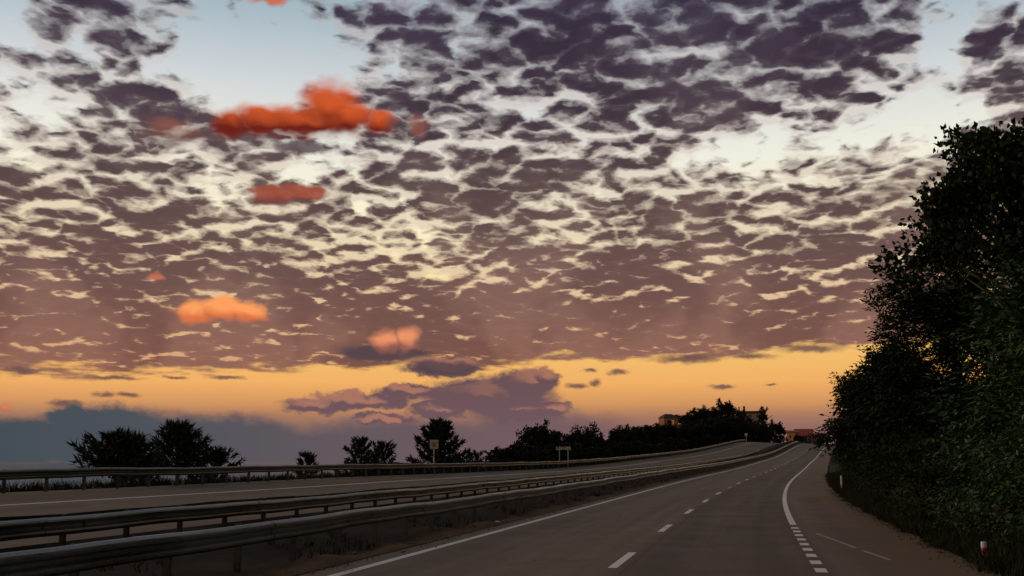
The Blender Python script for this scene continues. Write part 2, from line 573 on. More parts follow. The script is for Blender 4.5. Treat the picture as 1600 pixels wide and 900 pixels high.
def m_water(g, bs):
    P = g.n('ShaderNodeNewGeometry').outputs['Position']
    n1 = g.noise(g.v('MULTIPLY', P, (1, 1.6, 1)), 0.35, 5.0, .6, '3D')
    n2 = g.noise(P, 0.02, 3.0, .5, '3D')
    bs.inputs['IOR'].default_value = 1.12
    bump(g, bs, n1, 0.05, 0.02)
    return g.mix(n2, c4(.018, .032, .042), c4(.03, .045, .052))


M = {}
M['asphalt'] = material('asphalt', m_asphalt(c4(.125, .088, .058), c4(.178, .126, .082), c4(.155, .098, .052), 1.2, 2.6), .72, 0, .28)
M['asphalt_far'] = material('asphalt_far', m_asphalt(c4(.115, .082, .054), c4(.155, .112, .074), c4(.09, .07, .05), 50, 60), .8, 0, .2)
M['paint'] = material('paint', m_paint(c4(.80, .77, .70), .60), .6)
M['paint_worn'] = material('paint_worn', m_paint(c4(.36, .34, .31), .57), .7)


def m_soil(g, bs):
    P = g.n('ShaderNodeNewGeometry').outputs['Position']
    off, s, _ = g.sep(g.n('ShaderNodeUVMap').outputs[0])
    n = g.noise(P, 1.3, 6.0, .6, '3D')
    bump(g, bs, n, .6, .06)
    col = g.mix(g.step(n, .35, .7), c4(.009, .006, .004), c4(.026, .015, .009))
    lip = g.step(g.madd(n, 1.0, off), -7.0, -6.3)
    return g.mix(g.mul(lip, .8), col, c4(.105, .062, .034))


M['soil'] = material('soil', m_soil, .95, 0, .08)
M['earth'] = material('earth', m_two(c4(.014, .016, .008), c4(.036, .030, .018), .7, 6, .35, .7, .5, .08), .95, 0, .1)
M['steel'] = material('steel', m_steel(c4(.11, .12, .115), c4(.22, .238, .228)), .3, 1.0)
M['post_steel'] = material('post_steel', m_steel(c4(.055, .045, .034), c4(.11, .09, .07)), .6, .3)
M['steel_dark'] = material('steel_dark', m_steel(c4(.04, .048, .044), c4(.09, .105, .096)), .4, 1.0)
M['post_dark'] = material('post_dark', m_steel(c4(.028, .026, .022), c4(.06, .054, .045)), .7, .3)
M['sea'] = material('sea', m_water, .06, 0, .5)
M['bark'] = material('bark', m_two(c4(.022, .017, .012), c4(.075, .06, .042), 7, 5, .3, .7, .8, .03), .9, 0, .1)
M['bark_pale'] = material('bark_pale', m_two(c4(.07, .075, .035), c4(.17, .16, .09), 5, 5, .3, .7, .7, .03), .9, 0, .1)
M['leaf_dark'] = material('leaf_dark', m_leaf(c4(.016, .026, .011), c4(.026, .042, .016), c4(.034, .05, .019)), .8, 0, .08)
M['leaf_green'] = material('leaf_green', m_leaf(c4(.016, .044, .012), c4(.044, .10, .026), c4(.085, .14, .04)), .6, 0, .3)
M['leaf_pine'] = material('leaf_pine', m_leaf(c4(.016, .024, .014), c4(.028, .036, .02), c4(.046, .048, .03)), .7, 0, .2)
M['leaf_far'] = material('leaf_far', m_leaf(c4(.016, .020, .012), c4(.024, .028, .016), c4(.028, .030, .018)), .85, 0, .1)
M['grass'] = material('grass', m_leaf(c4(.012, .018, .007), c4(.024, .030, .011), c4(.045, .038, .018)), .8, 0, .15)
M['weed'] = material('weed', m_leaf(c4(.018, .012, .007), c4(.034, .022, .011), c4(.022, .021, .010)), .85, 0, .1)
M['white'] = material('white_plastic', m_two(c4(.62, .58, .50), c4(.78, .75, .68), 20, 4), .5)
M['red'] = material('red_reflector', m_two(c4(.45, .03, .02), c4(.60, .06, .04), 30, 3), .35)
M['olive'] = material('stained_plastic', m_two(c4(.16, .19, .10), c4(.30, .32, .20), 22, 4), .6)
M['sign_face'] = material('sign_face', m_two(c4(.46, .36, .22), c4(.58, .47, .30), 6, 4), .5)
M['sign_mark'] = material('sign_mark', m_two(c4(.33, .15, .06), c4(.46, .24, .11), 9, 4), .5)
M['pale_metal'] = material('pale_metal', m_two(c4(.38, .36, .28), c4(.55, .52, .42), 8, 4), .5, .2)
M['board'] = material('board_face', m_two(c4(.10, .09, .04), c4(.62, .55, .30), 7, 3, .42, .52), .6)
M['red_wall'] = material('red_wall', m_two(c4(.27, .075, .045), c4(.36, .12, .07), 1.2, 5), .85)
M['orange_wall'] = material('orange_wall', m_two(c4(.62, .26, .11), c4(.74, .34, .15), 1.1, 5), .85)
M['ochre_wall'] = material('ochre_wall', m_two(c4(.34, .23, .11), c4(.44, .31, .16), 1.0, 5), .85)
M['dark_wall'] = material('dark_wall', m_two(c4(.06, .035, .03), c4(.10, .055, .045), 1.2, 5), .85)
M['roof'] = material('roof', m_two(c4(.035, .025, .022), c4(.07, .045, .038), 3, 4), .85)
M['red_roof'] = material('red_roof', m_two(c4(.30, .055, .035), c4(.42, .09, .055), 3, 4), .8)
M['glass'] = material('glass', m_two(c4(.03, .03, .035), c4(.05, .05, .055), 2, 2), .12, 0, .6)


def m_sunglow(g, bs):
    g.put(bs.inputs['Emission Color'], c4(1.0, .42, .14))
    bs.inputs['Emission Strength'].default_value = 0.16  # low sun reflected in the pane, put in as weak emission
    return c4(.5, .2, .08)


M['sunglow_pane'] = material('sunglow_pane', m_sunglow, .3)


# ------------------------------------------------------------------ terrain, sea, roads
def strip(name, s_arr, offs, zf, mat, parent=None, dz=0.0):
    v, f, uv = [], [], []
    n = len(offs)
    for s in s_arr:
        x0 = float(RX(s))
        for o in offs:
            v.append((x0 + o, float(s), float(zf(s, o)) + dz)); uv.append((o, float(s)))
    for i in range(len(s_arr) - 1):
        for k in range(n - 1):
            f.append((i * n + k, i * n + k + 1, (i + 1) * n + k + 1, (i + 1) * n + k))
    return mesh_obj(name, v, f, mat, parent, uv, True)


s_gr = np.concatenate([[-4000, -1500, -500, -200], np.arange(-100, 130, 4.0), np.arange(130, 600, 8.0), [640, 720, 900, 1300, 2200, 5000]])
o_gr = [-6000, -2500, -1000, -500, -260, -160, -110, -85, -70, -60, -52, -46, -41, -37, -34, -31, -29, -27, -25.5, -24, FAR_L,
        -18, FAR_R, -9.5, NEAR_L, -2, NEAR_R, 4.1, 4.8, 6, 7.5, 9.5, 12.5, 17, 28, 60, 150, 500, 2500, 6000]
ground = kind(strip('ground', s_gr, o_gr, z_ground, M['earth']), 'structure')
sea = kind(mesh_obj('sea', [(-30000, -20000, -9), (2000, -20000, -9), (2000, 40000, -9), (-30000, 40000, -9)], [(0, 1, 2, 3)], M['sea']), 'structure')
s_rd = np.concatenate([np.arange(-100, 340, 2.0), np.arange(340, 601, 5.0)])
near_road = kind(strip('near_carriageway', s_rd, [NEAR_L, -5, -3.5, -2, -.5, 1, 2.3, NEAR_R], z_near, M['asphalt']), 'structure')
far_road = kind(strip('far_carriageway', s_rd, [FAR_L, -21, -19, -17, -15, -13.5, FAR_R], z_far, M['asphalt_far']), 'structure')


def z_med_rough(s, off):
    e = 0 if off in (NEAR_L, FAR_R) else 1
    return z_median(s, off) + e * 0.05 * (math.sin(s * 1.7 + off * 3) + math.sin(s * .63 - off * 2.1 + 1))


med_offs = [NEAR_L, -6.85, -7.2, -7.7, -8.3, -9, -9.8, -10.6, -11.3, -12, FAR_R]
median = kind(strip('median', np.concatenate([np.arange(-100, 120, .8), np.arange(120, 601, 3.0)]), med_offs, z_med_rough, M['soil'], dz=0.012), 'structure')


def stripe(name, s0, s1, o0, o1, road, zf, mat, step=2.0, skew=0.0):
    n = max(2, int(math.ceil((s1 - s0) / step)) + 1)
    sa = np.linspace(s0, s1, n)
    v, f, uv = [], [], []
    for i, s in enumerate(sa):
        sk = skew * (s - s0)
        for o in (o0 + sk, o1 + sk):
            v.append((float(RX(s)) + o, float(s), float(zf(s, o)) + 0.005)); uv.append((o, float(s)))
    for i in range(n - 1):
        f.append((2 * i, 2 * i + 1, 2 * i + 3, 2 * i + 2))
    return mesh_obj(name, v, f, mat, road, uv)


rng = np.random.default_rng(11)
stripe('edge_line', -60, 420, -6.14, -5.96, near_road, z_near, M['paint'])
stripe('edge_line', 29.8, 420, 0.945, 1.115, near_road, z_near, M['paint'])
for k in range(24):
    stripe('edge_tick', 28.75 - k * 1.36 - .66, 28.75 - k * 1.36, 0.94, 1.12, near_road, z_near, M['paint'])
for k in range(-4, 40):
    s0 = 17.2 + k * 9.0
    stripe('lane_dash', s0, s0 + 3.0, -2.255, -2.105, near_road, z_near, M['paint'] if k in (0, 1, 2, 3) else M['paint_worn'] if k % 4 == 1 else M['paint'], 1.5)
stripe('hatch_line', 22.2, 26.4, 1.93, 2.01, near_road, z_near, M['paint_worn'], 1.0, -0.121)
stripe('hatch_line', 19.6, 21.6, 2.26, 2.34, near_road, z_near, M['paint_worn'], 1.0, -0.13)
stripe('edge_line', -60, 420, -19.38, -19.22, far_road, z_far, M['paint'])


# ------------------------------------------------------------------ guardrails
PROFILE = [(0, -.155), (.022, -.152), (.078, -.118), (.083, -.09), (.078, -.058), (.012, -.022), (.012, .022), (.078, .058), (.083, .09),
           (.078, .118), (.022, .152), (0, .155)]


def beam(name, s0, s1, off, side, zf, h, mat, parent, lap=0.0):
    """one W-section panel from s0 to s1; side +1 bulges towards +x"""
    prof = [(side * (d + lap), z) for d, z in PROFILE] + [(side * (d + lap - .006), z) for d, z in reversed(PROFILE)]
    v, f = [], []
    n = len(prof)
    sa = np.linspace(s0, s1, 6)
    for s in sa:
        x0 = float(RX(s)) + off + .014 * math.sin(s * .9 + off) + .010 * math.sin(s * 2.3 + off * 2)
        z0 = float(zf(s, off)) + h + .012 * math.sin(s * .55 + off * 3) + .007 * math.sin(s * 1.7)
        for d, z in prof:
            v.append((x0 + d, float(s), z0 + z))
    for i in range(len(sa) - 1):
        for k in range(n):
            q = (i * n + k, i * n + (k + 1) % n, (i + 1) * n + (k + 1) % n, (i + 1) * n + k)
            f.append(q if side > 0 else q[::-1])
    f.append(tuple(range(n))); f.append(tuple((len(sa) - 1) * n + k for k in range(n))[::-1])
    return mesh_obj(name, v, f, mat, parent)


def c_post(side, both=0.0):
    """channel post with its spacer; local x towards the beam"""
    m = MB()
    w = -side * (0.10 if not both else 0.0)
    m.box(w - .05, w + .05, -.032, -.026, -.25, .74)
    m.box(w - .05, w - .044, -.026, .03, -.25, .74)
    m.box(w + .044, w + .05, -.026, .03, -.25, .74)
    if both:
        m.box(-both - .02, both + .02, .032, .075, .50, .655)
        m.box(-.045, .045, -.02, .028, .742, .752)
    else:
        a, b = sorted((w + side * .052, side * -.008))
        m.box(a, b, -.05, .05, .50, .66)
    return m.mesh('post')


def guardrail(label, off, side, zf, s0, s1, both=0.0, lift=0.0, post='post_steel', rail='steel'):
    root = thing('guardrail', label, 'guardrail', pt(s0, off, zf(s0, off)))
    bpy.context.view_layer.update()
    inv = Matrix.Translation(-root.location)
    pm = c_post(side, both)
    pm.materials.append(M[post])
    r = np.random.default_rng(int(abs(off) * 10))
    for i, s in enumerate(np.arange(s0, s1, 4.0)):
        for o, sd in (((off, side),) if not both else ((off + both, 1), (off - both, -1))):
            b = beam('beam', s + (0.0 if i % 2 else -.12), s + 4.0 + (0.0 if i % 2 else .12), o, sd, lambda a, q: zf(a, off),   .588 + lift + r.normal(0, .004), M[rail], root, .0 if i % 2 else .008)
            b.data.transform(inv)
    for s in np.arange(s0 + 1.0, s1, 2.0):
        p = link('post', pm, None, root)
        p.location = pt(s, off, zf(s, off) + lift) - root.location
        d = (float(RX(s + .5)) - float(RX(s - .5)))
        p.rotation_euler = (r.normal(0, .012), r.normal(0, .012), -math.atan(d))
    return root


guardrail('grey W-beam guardrail beside the near carriageway, in front along the brown median', -7.45, 1, lambda s, o: z_near(s, -7.45), -8, 312)
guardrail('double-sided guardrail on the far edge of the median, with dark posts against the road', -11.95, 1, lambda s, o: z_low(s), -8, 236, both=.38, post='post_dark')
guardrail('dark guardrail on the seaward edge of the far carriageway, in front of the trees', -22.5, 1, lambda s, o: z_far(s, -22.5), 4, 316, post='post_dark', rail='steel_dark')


# ------------------------------------------------------------------ vegetation
def quads_mesh(name, V):
    """V: (N,4,3) array of quads"""
    N = len(V)
    me = bpy.data.meshes.new(name)
    me.vertices.add(N * 4); me.loops.add(N * 4); me.polygons.add(N)
    me.vertices.foreach_set('co', V.reshape(-1).astype(np.float32))
    me.loops.foreach_set('vertex_index', np.arange(N * 4, dtype=np.int32))
    me.polygons.foreach_set('loop_start', np.arange(0, N * 4, 4, dtype=np.int32))
    me.update(calc_edges=True)
    return me


def unit(a): return a / np.maximum(np.linalg.norm(a, axis=-1, keepdims=True), 1e-9)


def leaves(r, pos, axis, L, W, jit=.35):
    n = len(pos)
    a = unit(axis)
    sd = unit(np.cross(a, r.normal(size=(n, 3))))
    l = (L * r.uniform(1 - jit, 1 + jit, n))[:, None]; w = (W * r.uniform(1 - jit, 1 + jit, n))[:, None]
    nb = np.cross(sd, a) * l * .12
    return np.stack([pos, pos + a * l * .42 + sd * w * .5 + nb, pos + a * l - nb, pos + a * l * .42 - sd * w * .5 + nb], 1)


def sprays(r, pos, axis, L, pairs, l, w, droop=.25):
    """pinnate leaves: pairs of leaflets along a drooping stalk"""
    n = len(pos)
    a = unit(axis)
    b = unit(np.cross(a, np.array([0, 0, 1.0]) + r.normal(0, .35, (n, 3))))
    sc = r.uniform(.65, 1.25, n)[:, None]
    out = []
    for k in range(pairs):
        t = (k + 1) / pairs
        base = pos + a * (L * t) * sc + np.array([0, 0, -1.0]) * droop * L * t * t * sc
        for sg in (-1, 1):
            d = unit(a * .55 + b * sg + np.array([0, 0, -.25]) + r.normal(0, .15, (n, 3)))
            ll = l * sc * (1.1 - .45 * abs(t - .45)); ww = w * sc
            sd = unit(np.cross(d, np.array([0, 0, 1.0]) + r.normal(0, .3, (n, 3))))
            out.append(np.stack([base, base + d * ll * .45 + sd * ww * .5, base + d * ll, base + d * ll * .45 - sd * ww * .5], 1))
    tip = pos + a * L * sc + np.array([0, 0, -1.0]) * droop * L * sc
    out.append(leaves(r, tip, a + np.array([0, 0, -.3]), l, w))
    return np.concatenate(out)


def clumps_in(r, n, c, R, shell=.45, flat_bottom=-.75):
    out = []
    while len(out) < n:
        d = r.normal(size=3); d /= np.linalg.norm(d)
        if d[2] < flat_bottom:
            continue
        k = r.uniform(shell, 1.0) ** .6
        lump = 1 + .16 * math.sin(3.1 * d[0] + 4.3 * d[2] + c[0]) + .12 * math.sin(5.7 * d[1] - 3.9 * d[2] + c[1])
        out.append(np.array(c) + d * np.array(R) * k * lump)
    return np.array(out)


def wood(m, r, base, cl, r0, fork, n_limb):
    """trunk to a fork, then limbs bending out to clumps, twigs beyond"""
    base = Vector(base)
    top = Vector((float(cl[:, 0].mean()), float(cl[:, 1].mean()), float(np.percentile(cl[:, 2], 75))))
    pts = [base + (top - base) * t + Vector((r.normal(0, .05), r.normal(0, .05), 0)) * (t > 0) * (top - base).length * .35 for t in (0, .2, .4, .6, .8, 1)]
    m.tube([base - Vector((0, 0, .4))] + pts, [r0 * 1.35, r0 * 1.12, r0, r0 * .8, r0 * .6, r0 * .4, r0 * .18], 8)
    idx = r.choice(len(cl), min(n_limb, len(cl)), replace=False)
    for i in idx:
        e = Vector(cl[i])
        t = min(.95, max(fork, (e.z - base.z) / max(top.z - base.z, .1) - .3 + r.uniform(-.1, .1)))
        k = t * 5; j = min(int(k), 4)
        a = pts[j].lerp(pts[j + 1], k - j)
        mid = a.lerp(e, .5) + Vector((0, 0, (e - a).length * .12))
        m.tube([a, mid, e], [r0 * .34 * (1.15 - t * .6), r0 * .2, r0 * .06], 5)


def tree_root(name, label, base, group=None, cat='tree'):
    return thing(name, label, cat, base, 0, group)


def broad_tree(name, label, base, c, R, n, per, cr, leaf, mat, seed, r0=.16, bark='bark', style='leaf', fork=.3, limbs=40, group=None, cat='tree', droop=.25, pairs=4, flat=-.75):
    """c: crown centre relative to base"""
    r = np.random.default_rng(seed)
    root = tree_root(name, label, base, group, cat)
    cl = clumps_in(r, n, c, R, .45, flat)
    m = MB(); wood(m, r, (0, 0, 0), cl, r0, fork, limbs)
    m.build('trunk' if cat == 'tree' else 'stems', M[bark], root, True)
    d = r.normal(size=(n, per, 3)); d = unit(d) * (r.uniform(0, 1, (n, per, 1)) ** .45)
    pos = (cl[:, None] + d * cr * r.uniform(.7, 1.25, (n, 1, 1)) * np.array([1, 1, .75])).reshape(-1, 3)
    outd = unit(pos - np.array(c) * np.array([1, 1, .8]))
    axis = outd * .8 + r.normal(0, .55, pos.shape) + np.array([0, 0, -.05])
    if style == 'leaf':
        V = leaves(r, pos, axis, leaf[0], leaf[1])
    else:
        V = sprays(r, pos, axis * np.array([1, 1, .7]), leaf[0], pairs, leaf[1], leaf[2], droop)
    link('crown' if cat == 'tree' else 'foliage', quads_mesh('crown', V), M[mat], root)
    return root


def plume_tree(name, label, base, h, spread, n, seed, lean=0.1, z0=.12, group=None, taper=.75, leaf=(.34, .085), per=60, mat='leaf_pine'):
    """ragged tree of upswept boughs: many ascending plumes along a leaning stem"""
    r = np.random.default_rng(seed)
    root = tree_root(name, label, base, group)
    m = MB()
    top = Vector((lean * h, 0, h * .96))
    stem = [Vector((0, 0, -.4)), Vector((0, 0, 0)), top * .35 + Vector((.06, .03, 0)), top * .7, top]
    m.tube(stem, [h * .035, h * .03, h * .022, h * .012, h * .004], 7)
    P, A = [], []
    for i in range(n):
        t = z0 + (1 - z0) * (i + r.uniform(0, 1)) / n
        a = Vector(stem[1]).lerp(top, t)
        az = i * 2.399 + r.normal(0, .4)
        ln = spread * ((1 - t) ** taper + .14) * r.uniform(.7, 1.15)
        up = .25 + .55 * t + r.normal(0, .12)
        dr = Vector((math.cos(az), math.sin(az), up)).normalized()
        e = a + dr * ln
        mid = a + dr * ln * .5 - Vector((0, 0, ln * .08))
        m.tube([a, mid, e], [h * .008, h * .005, h * .002], 4)
        k = int(per * (.4 + ln / spread))
        tt = r.uniform(.18, 1.05, k) ** .8
        base_p = np.array(a)[None] + (np.array(e) - np.array(a))[None] * tt[:, None]
        base_p[:, 2] -= .32 * ln * tt * (1 - tt)
        base_p += r.normal(0, .05 * spread, (k, 3)) * (1.15 - tt[:, None])
        P.append(base_p); A.append(np.array(dr)[None] * .9 + r.normal(0, .42, (k, 3)) + np.array([0, 0, .25]))
    k = per * 2
    P.append(np.array(top)[None] - np.array([lean, 0, 1.0])[None] * r.uniform(0, .25 * h, (k, 1)) + r.normal(0, .04 * spread, (k, 3)))
    A.append(np.array([lean, 0, 1.0])[None] + r.normal(0, .5, (k, 3)))
    m.build('trunk', M['bark'], root, True)
    link('crown', quads_mesh('crown', leaves(r, np.concatenate(P), np.concatenate(A), *leaf)), M[mat], root)
    return root


def base_at(s, off, sink=0.05):
    return pt(s, off, z_ground(s, off) - sink)


def at(x, s, sink=0.05):
    return base_at(s, x - float(RX(s)), sink)


# --- trees crowding the right verge
b = at(6.9, 25.5)
broad_tree('roadside_tree', 'tall dark round-leaved tree rising highest at the right edge', b, (-.75, -.6, 6.4 - b.z), (2.5, 3.0, 2.4), 150, 120, .55, (.14, .115), 'leaf_dark', 3, .2, 'bark_pale', limbs=46, fork=.4, flat=-.25)
b = at(7.0, 24.0)
broad_tree('feathery_tree', 'bright green feathery-leaved tree below the tall dark crown at right', b, (.1, -.6, 3.1 - b.z), (2.4, 4.2, 2.5), 150, 24, .5, (.62, .2, .07), 'leaf_green', 4, .11, 'bark_pale', 'spray', limbs=40, fork=.1)
b = at(7.0, 38.5)
broad_tree('feathery_tree', 'dark feathery-leaved tree behind the bright green one, overhanging the shoulder', b, (-.25, 0, 4.7 - b.z), (2.75, 3.8, 3.2), 240, 34, .55, (.5, .19, .07), 'leaf_dark', 5, .15, 'bark', 'spray', limbs=44, fork=.15)
b = at(7.2, 57)
broad_tree('feathery_tree', 'feathery-leaved tree whose low boughs poke furthest out over the road', b, (-.1, 0, 4.0 - b.z), (2.65, 4.4, 2.6), 190, 28, .6, (.6, .24, .09), 'leaf_dark', 6, .15, 'bark', 'spray', limbs=44, fork=.1)
b = at(9.6, 80)
broad_tree('feathery_tree', 'dark verge tree where the road edge line disappears behind leaves', b, (.6, 0, 3.6 - b.z + .4), (3.0, 6.5, 3.0), 100, 18, .85, (.75, .3, .12), 'leaf_dark', 7, .16, 'bark', 'spray', limbs=34, fork=.1, pairs=3)
b = at(12.6, 112)
broad_tree('feathery_tree', 'farthest verge tree on the right, nearly hidden behind nearer leaves', b, (.3, 0, 3.0), (3.2, 9.0, 3.2), 90, 16, 1.0, (.9, .36, .15), 'leaf_dark', 10, .16, 'bark', 'spray', limbs=30, fork=.1, pairs=3)
b = at(11.5, 33)
broad_tree('roadside_tree', 'dark tree standing behind the others on the right-hand bank', b, (0, 0, 6.2 - b.z), (3.4, 4.0, 3.6), 150, 60, .8, (.24, .17), 'leaf_dark', 8, .2, limbs=36)
SHRUBS = [(5.15, 16.6, 1.6, 'low leafy shrub behind the red and white marker post'), (5.3, 21.4, 2.1, 'green shrub at the foot of the pale trunk on the right'),
          (5.0, 25.6, 1.9, 'shrub leaning to the shoulder edge beyond the marker post'), (4.95, 29.8, 2.1, 'dark shrub midway along the right shoulder edge'),
          (5.05, 35.0, 2.1, 'dark shrub under the overhanging feathery tree'), (5.25, 41.5, 2.3, 'dark shrub where the shoulder bends out of sight'),
          (5.6, 49.0, 2.4, 'dark shrub just before the distant white marker post'), (6.7, 66.0, 2.6, 'dark shrub just beyond the distant white marker post'),
          (6.9, 75.0, 3.0, 'large dark shrub further along, below the overhanging boughs'), (7.7, 88.0, 3.4, 'dark shrub on the right, where the edge line vanishes'), (8.9, 101.0, 3.4, 'farthest dark shrub on the right verge')]
for i, (x, s, h, lab) in enumerate(SHRUBS):
    b = at(x, s)
    broad_tree('verge_shrub', lab, b, (.1, 0, h * .5), (1.15, 2.1 if h < 2.5 else 3.6, h * .55), 46 if h < 2.5 else 80, 16, .42, (.34, .13, .05), 'leaf_green' if i < 3 else 'leaf_dark', 20 + i, .035, 'bark', 'spray', limbs=16, fork=.02, group='shrubs along the right shoulder', cat='shrub')

b = at(5.15, 20.2)
broad_tree('sapling', 'slim sapling with a pale yellowish trunk at the far right', b, (.25, .1, 4.2 - b.z), (.7, .8, .8), 22, 16, .4, (.5, .18, .065), 'leaf_green', 9, .085, 'bark_pale', 'spray', limbs=9, fork=.55)

# --- ragged trees on the seaward slope
def seaward(name, label, Lp, s, top, spread, n, seed, **kw):
    b = at(-Lp, s)
    return plume_tree(name, label, b, top - b.z, spread, n, seed, **kw)


seaward('ragged_tree', 'broad ragged dark tree, leftmost behind the seaward guardrail', 26.6, 41.0, 2.55, 2.2, 70, 31, lean=.05, taper=.55, per=44, z0=.3, leaf=(.42, .075))
seaward('ragged_tree', 'pointed ragged dark tree beside the leftmost broad one', 27, 46.7, 3.35, 2.0, 70, 32, lean=.0, taper=.75, per=44, z0=.3, leaf=(.42, .075))
seaward('ragged_tree', 'dark ragged sapling filling the gap between the two leftmost trees', 27.5, 43.5, 2.2, 1.5, 34, 33, lean=.05, taper=.5, per=40)
seaward('ragged_tree', 'low spreading tree at the right foot of the pointed ragged tree', 27, 50.0, 2.15, 1.6, 36, 34, lean=.1, taper=.5, per=40)
seaward('seaside_bush', 'tiny dark bush alone above the seaward guardrail', 26, 59.6, 2.05, .75, 18, 35, lean=.05, taper=.4, per=34)
seaward('ragged_tree', 'left one of the joined pair of dark trees left of the square sign', 26.3, 69.2, 3.15, 1.5, 40, 36, lean=.02, taper=.6, per=44)
seaward('ragged_tree', 'right one of the joined pair of dark trees left of the square sign', 26, 72.6, 2.9, 1.45, 40, 37, lean=.06, taper=.5, per=44)
seaward('ragged_tree', 'tall upswept dark tree directly behind the square sign', 26, 86.9, 4.9, 2.5, 66, 38, lean=.02, taper=.6, per=60, leaf=(.5, .13))
seaward('seaside_bush', 'thin bent dark sapling just right of the upswept tree', 25.6, 94.5, 2.7, .5, 14, 39, lean=.12, taper=.3, per=22)
seaward('seaside_bush', 'low dark bush between the upswept tree and the dark treeline', 27, 103, 2.5, 1.6, 26, 40, taper=.4, per=36)


# --- dark treeline and hill trees
def far_crown(seed, R, n, per, cr, leaf):
    r = np.random.default_rng(seed)
    cl = clumps_in(r, n, (0, 0, 0), R, .3, -.95)
    d = unit(r.normal(size=(n, per, 3))) * (r.uniform(0, 1, (n, per, 1)) ** .5)
    pos = (cl[:, None] + d * cr * r.uniform(.6, 1.3, (n, 1, 1))).reshape(-1, 3)
    ax = unit(pos) * .7 + r.normal(0, .6, pos.shape) + np.array([0, 0, .35])
    return quads_mesh('crown', leaves(r, pos, ax, *leaf))


FAR = [far_crown(50, (1, 1, 1), 80, 40, .24, (.17, .10)), far_crown(51, (.8, .8, 1.15), 70, 40, .22, (.17, .09)),
       far_crown(52, (1.1, 1.0, .85), 90, 40, .22, (.15, .10)), far_crown(53, (.34, .34, 1.3), 60, 34, .12, (.12, .06))]
for me in FAR:
    me.materials.append(M['leaf_far'])
_tm = MB()
_tm.tube([(0, 0, -.3), (0, 0, 0), (.02, .01, .5), (0, 0, 1)], [.05, .042, .03, .008], 7)
for k in range(7):
    a = k * 2.4
    _tm.tube([(0, 0, .35 + .07 * k), (.12 * math.cos(a), .12 * math.sin(a), .5 + .07 * k), (.24 * math.cos(a), .24 * math.sin(a), .58 + .07 * k)], [.016, .01, .003], 4)
FAR_TRUNK = _tm.mesh('trunk', True)
FAR_TRUNK.materials.append(M['bark'])


def far_tree(name, label, x, s, top, w, shape, seed, group=None, wy=None):
    b = at(x, s, .2)
    root = thing(name, label, 'tree', b, 0, group)
    h = top - b.z
    c = link('crown', FAR[shape], None, root)
    hs = {0: 1.0, 1: 1.15, 2: .85, 3: 1.3}[shape]
    hw = {0: 1.0, 1: .8, 2: 1.1, 3: .34}[shape]
    zr = min(h * .5, h * .5)
    c.scale = (w / 2 / hw / 1.15, w / 2 / hw / 1.15, zr / hs / 1.12)
    c.location = (0, 0, h - zr)
    c.rotation_euler = (0, 0, seed * 1.7 if wy is None else math.pi * (seed % 2))
    if wy is not None:
        c.scale[1] = wy / 2 / hw / 1.1
    tk = link('trunk', FAR_TRUNK, None, root)
    tk.scale = (h * .9, h * .9, h * .85)
    tk.rotation_euler = (0, 0, seed)
    return root


FT = [  # x, s, crown top height, width, shape, label
    (-27, 110, 3.2, 1.6, 3, 'left of two tiny pointed conifers before the dark treeline'), (-27.2, 114, 3.1, 1.7, 3, 'right of two tiny pointed conifers before the dark treeline'),
    (-28, 122, 3.6, 4.6, 2, 'low rounded tree at the left end of the dark treeline'), (-28.5, 135, 6.0, 4.0, 1, 'pointed-topped tree near the left end of the dark treeline'),
    (-28, 142, 6.9, 5.2, 0, 'tallest tree in the left part of the dark treeline, behind the two-legged sign'),
    (-28, 156, 6.6, 6.0, 2, 'broad dark tree right behind the two-legged sign'), (-28, 176, 7.4, 6.0, 1, 'spiky-topped dark tree just right of the two-legged sign'),
    (-28, 190, 8.3, 6.0, 1, 'tall spiky dark tree between the sign and the rounded trees'), (-27.5, 205, 6.2, 4.0, 3, 'thin ragged tree beside the gap in the treeline'),
    (-27, 226, 9.0, 7.5, 0, 'round dark tree right of the gap in the treeline'), (-26, 240, 9.6, 7.5, 0, 'dark tree second right of the gap in the treeline'),
    (-25, 262, 11.2, 9.5, 2, 'broad dark tree below the red-brown house'), (-22.5, 285, 12.0, 9.5, 0, 'dark round tree in front of the red-brown house'),
]
for i, (x, s, top, w, shp, lab) in enumerate(FT):
    far_tree('treeline_tree', lab, x, s, top, w, shp, i + 1, 'dark treeline along the far road')
for i, (s, tp, lab) in enumerate(((71, 1.75, 'low scrub at the foot of the joined pair of trees'), (85, 1.9, 'low scrub under the upswept tree behind the square sign'), (99, 2.1, 'low scrub between the upswept tree and the treeline'))):
    b = base_at(s, -25.6, .2)
    far_tree('hedge_bush', 'dark ' + lab, b.x, s, tp, 2.6, 2, i + 70, 'low hedge behind the seaward guardrail', 17.0)
HB = ['left end of the low hedge behind the seaward guardrail', 'second bush of the low hedge, left of the two-legged sign', 'bush of the low hedge under the two-legged sign', 'bush of the low hedge just right of the two-legged sign',
      'bush of the low hedge below the spiky-topped tree', 'bush of the low hedge below the gap in the treeline', 'bush of the low hedge right of the treeline gap', 'bush of the low hedge where the guardrail starts to climb',
      'bush of the low hedge halfway up the guardrail climb', 'bush of the low hedge high on the guardrail climb', 'last bush of the low hedge before the round sign']
for i, lab in enumerate(HB):
    s = 112 + 17.5 * i
    b = base_at(s, -26.9, .2)
    far_tree('hedge_bush', 'dark ' + lab, b.x, s, b.z + 2.9 + .5 * math.sin(i * 2.3), 4.2, 2, i + 80, 'low hedge behind the seaward guardrail', 23.0)
